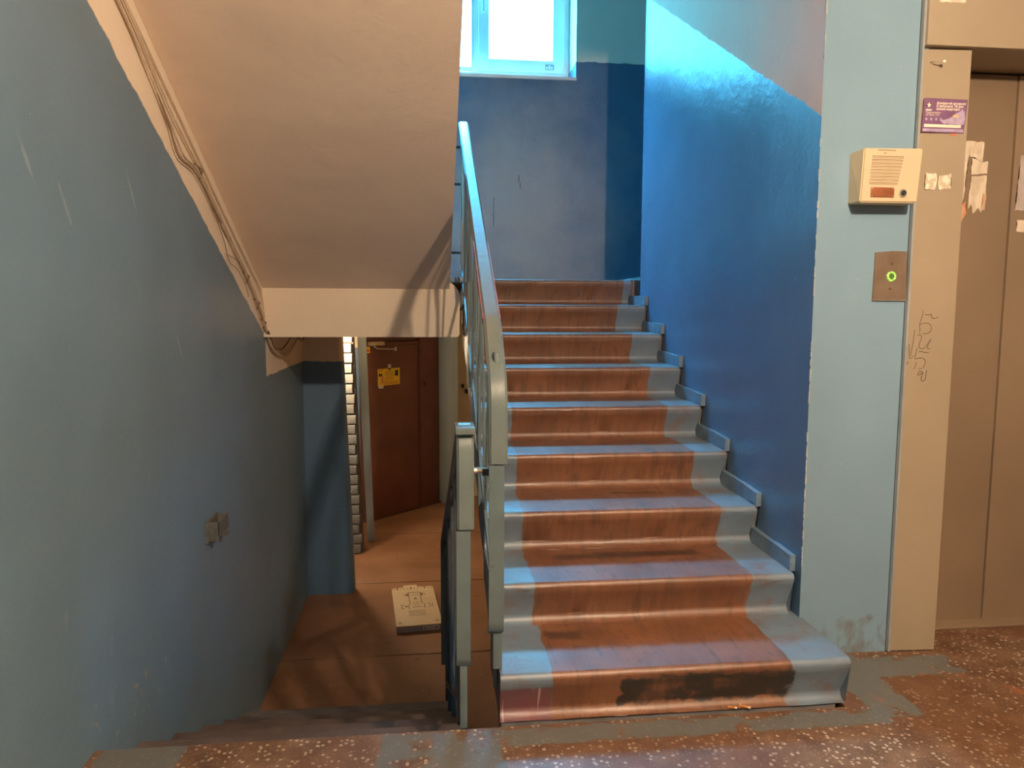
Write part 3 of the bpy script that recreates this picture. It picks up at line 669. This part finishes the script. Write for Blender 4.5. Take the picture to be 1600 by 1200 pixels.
bm = bmesh.new(); bmesh.ops.create_uvsphere(bm, u_segments=10, v_segments=6, radius=.006, matrix=Matrix.Translation((1.730, 2.414, 2.086))); from_bm('nail_head', bm, M_paper, nl_, smooth=True)

# purple advertising sticker
M_purp = simple('purple_print', (.20, .10, .20), .45, var=.10, scale=30)
M_purp2 = simple('lilac_print', (.42, .34, .50), .45, var=.25, scale=60); M_cream = simple('cream_print', (.86, .76, .62), .5, var=.05)
sk = empty('sticker', (1.76, 2.44, 1.859), 'purple advertising sticker with cream lettering near the top of the beige jamb', 'sticker')
YS = 2.4375
prism('sheet', [(1.678, 1.860), (1.834, 1.858), (1.843, 1.972), (1.682, 1.973)], YS, YS + .001, M_purp, sk, axis='Y')
for i, ln in enumerate(('Домашний интернет', 'и цифровое ТВ для', 'вашей квартиры')):
    text_mesh('lettering', ln, .0108, (1.728, YS - .0004, 1.9535 - i * .0095), (1, 0, 0), (0, 0, 1), M_cream, sk, .0003, bold=.00025)
for i, ln in enumerate(('Подключайся', 'по телефону')):
    text_mesh('lettering', ln, .0082, (1.690, YS - .0004, 1.9225 - i * .0075), (1, 0, 0), (0, 0, 1), M_cream, sk, .0003)
for i in range(4): box('print_dot', 1.690 + .018 * i, 1.697 + .018 * i, YS - .0006, YS, 1.899, 1.908, M_purp2, sk)
# star emblem
bm = bmesh.new(); add_prism(bm, [(1.7005 + (.010 if i % 2 == 0 else .0042) * math.sin(math.pi * i / 5), 1.949 + (.010 if i % 2 == 0 else .0042) * math.cos(math.pi * i / 5)) for i in range(10)], YS - .0008, YS, 'Y')
bmesh.ops.triangulate(bm, faces=[f for f in bm.faces if len(f.verts) > 4]); from_bm('star', bm, M_cream, sk)
box('emblem_bar', 1.690, 1.711, YS - .0007, YS, 1.931, 1.936, M_cream, sk)
torn('picture', [(1.74, 1.900), (1.775, 1.905), (1.80, 1.925), (1.815, 1.93), (1.822, 1.944), (1.832, 1.93), (1.838, 1.91), (1.836, 1.888), (1.76, 1.889)], YS - .0005, M_purp2, sk, None, .0004)
box('picture_band', 1.79, 1.812, YS - .0009, YS - .0005, 1.912, 1.919, simple('yellow_print', (.7, .5, .2), .5), sk)
box('search_bar', 1.686, 1.822, YS - .0009, YS, 1.8765, 1.8865, M_cream, sk, bev=.0004)
box('picture_band', 1.682, 1.832, YS - .0006, YS, 1.863, 1.872, M_purp2, sk)
box('red_mark', 1.785, 1.812, YS + .001, YS + .0016, 1.852, 1.8575, M_tornr, sk)

# intercom box
M_ic = simple('cream_enamel', (.62, .50, .33), .38, var=.03, scale=4); M_slot = simple('slot_dark', (.16, .10, .05), .7, var=0)
M_copper = simple('copper_plate', (.36, .13, .06), .35, metal=.4, var=.1, scale=30)
ic = empty('intercom', (1.53, 2.45, 1.61), 'cream metal intercom speaker box with slots, nameplate and black button', 'intercom')
bm = bmesh.new()
bk = [(1.431, 2.452, 1.612), (1.640, 2.452, 1.612), (1.640, 2.452, 1.783), (1.429, 2.452, 1.783)]
ft = [(1.427, 2.37, 1.609), (1.630, 2.37, 1.611), (1.643, 2.37, 1.790), (1.434, 2.37, 1.786)]
vb = [bm.verts.new(p) for p in bk]; vf = [bm.verts.new(p) for p in ft]
bm.faces.new(vb); bm.faces.new(vf[::-1])
for i in range(4): bm.faces.new((vb[i], vf[i], vf[(i + 1) % 4], vb[(i + 1) % 4]))
bmesh.ops.recalc_face_normals(bm, faces=bm.faces); bmesh.ops.bevel(bm, geom=bm.edges[:], offset=.004, segments=2, affect='EDGES')
from_bm('housing', bm, M_ic, ic, smooth=True)
for i in range(9):
    z_ = 1.760 - i * .0108; x_ = 1.464 - i * .0009
    s_ = box('slot', x_, x_ + .110 - i * .0012, 2.3685, 2.3705, z_ - .0012, z_ + .0012, M_slot, ic)
    box('louvre', x_, x_ + .110 - i * .0012, 2.3675, 2.3705, z_ - .0040, z_ - .0012, M_ic, s_)
box('seam', 1.482, 1.545, 2.3688, 2.3702, 1.7795, 1.781, M_slot, ic); box('keyhole', 1.505, 1.511, 2.3685, 2.3702, 1.770, 1.772, M_slot, ic)
np_ = box('nameplate', 1.463, 1.545, 2.3665, 2.3705, 1.627, 1.659, M_copper, ic, bev=.0012)
for x_, z_ in ((1.467, 1.631), (1.541, 1.631), (1.467, 1.655), (1.541, 1.655)):
    bm = bmesh.new(); bmesh.ops.create_uvsphere(bm, u_segments=8, v_segments=5, radius=.002, matrix=Matrix.Translation((x_, 2.3665, z_))); from_bm('rivet', bm, M_steel, np_, smooth=True)
tube('button_ring', [(1.577, 2.371, 1.642), (1.577, 2.366, 1.642)], .0135, M_steel, ic, 20)
tube('button', [(1.577, 2.368, 1.642), (1.577, 2.362, 1.642)], .0085, M_ink, ic, 20)

# call button plate
cp = empty('call_panel', (1.60, 2.45, 1.285), 'worn brown steel elevator call plate with glowing green button', 'button panel')
M_plate = simple('worn_steel_plate', (.30, .22, .16), .35, metal=.5, var=.2, scale=14, bs=.2)
prism('plate', [(1.538, 1.285), (1.662, 1.285), (1.656, 1.456), (1.600, 1.457), (1.541, 1.451)], 2.446, 2.4515, M_plate, cp, axis='Y')
box('plate_edge', 1.538, 1.660, 2.4445, 2.447, 1.285, 1.2875, M_steel, cp)
k = NB('green_glow'); v = k.noise(160, 2); f = k.rng(v, .42, .6)
k.l(k.mix(f, (.05, .12, .01), (.45, 1.0, .12)), k.b.inputs['Emission Color']); k.b.inputs['Emission Strength'].default_value = 1.6; M_green = k.done((.2, .4, .08), .3)
M_gcore = simple('button_core', (.10, .20, .04), .3, var=.1)
bm = bmesh.new(); ring = [(1.602 + .0135 * math.cos(a), 2.4435, 1.369 + .0135 * math.sin(a)) for a in [2 * math.pi * i / 24 for i in range(25)]]
add_tube(bm, ring, .0035, 6); from_bm('light_ring', bm, M_green, cp, smooth=True)
tube('button', [(1.602, 2.447, 1.369), (1.602, 2.4425, 1.369)], .0115, M_gcore, cp, 20)
for x_, z_ in ((1.603, 1.413), (1.601, 1.326)): tube('screw', [(x_, 2.447, z_), (x_, 2.4445, z_)], .0045, M_doord, cp, 10)

# ------------------------------------------------------------------ small things
# broken wall bracket on the left wall
wb = empty('wall_bracket', (XLW, 3.25, .25), 'small broken grey metal box sticking out of the left blue wall', 'bracket')
M_br = simple('old_bracket', (.11, .11, .10), .6, var=.3, scale=30, bs=.5)
box('backplate', XLW - .002, XLW + .012, 3.175, 3.345, .255, .345, M_br, wb, bev=.002)
box('side_plate', XLW, XLW + .055, 3.185, 3.192, .262, .345, M_br, wb, bev=.001); box('side_plate', XLW, XLW + .055, 3.325, 3.333, .245, .345, M_br, wb, bev=.001)
box('front_plate', XLW + .05, XLW + .056, 3.185, 3.333, .285, .345, M_br, wb, bev=.001)
# cable bundle along the crease
cb = empty('cable_bundle', (XLW, 3.4, 1.8), 'sagging bundle of painted cables along the whitewashed strip above the left wall', 'cables')
M_cab = simple('painted_cable', (.60, .48, .35), .6, var=.15, scale=20); M_cab2 = simple('bare_cable', (.26, .17, .11), .6, var=.2)
def cable(pts, r, m=M_cab):
    bm = bmesh.new(); add_tube(bm, spline([(XLW + p[2], p[0], p[1]) for p in pts], 6), r * .8, 6); from_bm('cable', bm, m, cb, smooth=True)
cable([(1.95, 2.44, .012), (2.483, 2.184, .012), (2.70, 2.05, .014), (2.93, 1.90, .016), (3.05, 1.83, .015), (3.235, 1.80, .012), (3.58, 1.62, .012), (4.01, 1.40, .014), (4.25, 1.24, .016), (4.378, 1.12, .02)], .0065)
cable([(1.95, 2.47, .012), (2.52, 2.205, .012), (2.75, 2.07, .012), (2.95, 1.95, .014), (3.22, 1.83, .012), (3.58, 1.64, .012), (4.0, 1.42, .014), (4.25, 1.26, .016), (4.378, 1.14, .02)], .006)
cable([(1.95, 2.46, .010), (2.48, 2.195, .012), (2.65, 2.09, .012), (2.88, 1.92, .014), (2.98, 1.82, .014), (3.2, 1.79, .012), (3.50, 1.655, .012), (3.8, 1.53, .012), (4.1, 1.35, .012), (4.378, 1.13, .02)], .0045, M_cab2)
cable([(2.5, 2.235, .008), (3.2, 1.89, .008), (3.6, 1.69, .008), (4.0, 1.50, .008), (4.3, 1.35, .01), (4.38, 1.20, .014)], .0045)
cable([(3.40, 1.70, .010), (3.58, 1.56, .012), (3.66, 1.47, .012), (3.80, 1.44, .014), (3.95, 1.36, .016), (4.0, 1.31, .016)], .0025, M_cab2)
cable([(3.62, 1.50, .012), (3.80, 1.48, .016), (3.93, 1.43, .02)], .0022, M_cab2)
cable([(4.378, 1.13, .02), (4.50, 1.03, .02), (4.70, .965, .02), (5.0, .955, .02), (5.3, 1.02, .02), (5.5, 1.08, .02), (5.66, 1.05, .03)], .010)
cable([(4.378, 1.12, .03), (4.55, 1.02, .03), (4.8, 1.0, .03), (5.2, 1.08, .03), (5.5, 1.02, .03), (5.66, 1.10, .04)], .008, M_cab2)
for y_, z_ in ((3.235, 1.815), (3.98, 1.415), (4.2, 1.28), (4.34, 1.17)):
    bm = bmesh.new(); add_tube(bm, [(XLW + .003, y_ - .03, z_ + .02), (XLW + .028, y_, z_), (XLW + .003, y_ + .035, z_ - .035)], .0035, 6); from_bm('tie', bm, M_cab2, cb, smooth=True)
# flat cardboard box on the lobby floor
M_card = simple('cream_cardboard', (.74, .60, .40), .6, var=.05, scale=6); M_cardf = simple('grey_print_side', (.42, .36, .36), .6, var=.1)
M_cardp = simple('brown_print', (.22, .15, .09), .6, var=0)
bx = empty('cardboard_box', (-.11, 5.28, LOW), 'flat cream cardboard box with printed lid lying on the lobby floor', 'box')
P0 = Vector((-.2413, 4.9116, LOW)); EX = (Vector((.0765, 4.9416, LOW)) - P0).normalized(); EY = Vector((-EX.y, EX.x, 0))
BM = Matrix((EX, EY, Vector((0, 0, 1)))).transposed().to_4x4(); BM.translation = P0
def bbox_(name, x0, x1, y0, y1, z0, z1, m, par=bx, bev=0):
    bm = bmesh.new(); add_box(bm, x0, x1, y0, y1, z0, z1, bev); bmesh.ops.transform(bm, matrix=BM, verts=bm.verts); return from_bm(name, bm, m, par, smooth=bool(bev))
bbox_('tray', .004, .315, .004, .675, .002, .046, M_cardf, bev=.002)
lid = bbox_('lid', 0, .319, 0, .695, .046, .052, M_card, bev=.0015)
bbox_('tuck_flap', .095, .20, .69, .80, .030, .035, M_card, bev=.001); bbox_('back_flap', .01, .31, .69, .715, .030, .05, M_card, bev=.001)
for i in range(12): bbox_('corrugation', .012 + .026 * i, .022 + .026 * i, .672, .70, .050, .056, M_cardp if i % 4 == 1 else M_card, par=lid)
def ln(x0, x1, y0, y1): bbox_('print_line', x0, x1, y0, y1, .0521, .0527, M_cardp, par=lid)
for a in ((.055, .060, .30, .37), (.055, .075, .365, .372), (.055, .075, .30, .306), (.105, .111, .29, .37), (.22, .226, .29, .37), (.245, .265, .30, .306), (.245, .265, .365, .372), (.28, .285, .30, .37),
          (.118, .124, .37, .60), (.205, .211, .37, .60), (.118, .211, .59, .60), (.10, .118, .53, .58), (.211, .229, .53, .58), (.085, .095, .545, .56), (.238, .248, .545, .56), (.14, .19, .40, .406), (.14, .19, .36, .366), (.155, .175, .46, .49),
          (.08, .10, .325, .345), (.135, .2, .315, .322), (.255, .275, .33, .34), (.02, .04, .05, .062), (.27, .30, .05, .062), (.135, .20, .54, .548)): ln(*a)
for i in range(5): ln(.10, .225 - .01 * (i % 2), .25 - i * .022, .254 - i * .022)
Q = BM @ Vector((.300, -.0002 + .004, .042))
text_mesh('lettering', 'CEIKI', .050, Q, -EX, (0, 0, -1), M_cream, bx, .0008, bold=.0008)
# cigarette ends in front of the first step
M_cig = simple('cigarette_filter', (.55, .22, .06), .8, var=.2, scale=40); M_cigp = simple('cigarette_paper', (.75, .6, .42), .8)
for i, (x_, y_, a_, lb) in enumerate(((.940, 2.128, -.35, 'left one of three cigarette ends on the landing before the first step'), (.968, 2.136, .9, 'middle cigarette end of three on the landing before the first step'), (.984, 2.126, -.5, 'right one of three cigarette ends on the landing before the first step'))):
    dx, dy = math.cos(a_) * (.014 if i != 1 else .007), math.sin(a_) * (.014 if i != 1 else .007)
    c_ = empty('cigarette_end', (x_, y_, 0), lb, 'cigarette end', 'cigarette ends on the landing')
    tube('filter', [(x_ - dx, y_ - dy, .004), (x_ + dx * .5, y_ + dy * .5, .004)], .0038, M_cig, c_, 8)
    tube('paper', [(x_ + dx * .5, y_ + dy * .5, .004), (x_ + dx, y_ + dy, .004)], .0038, M_cigp, c_, 8)
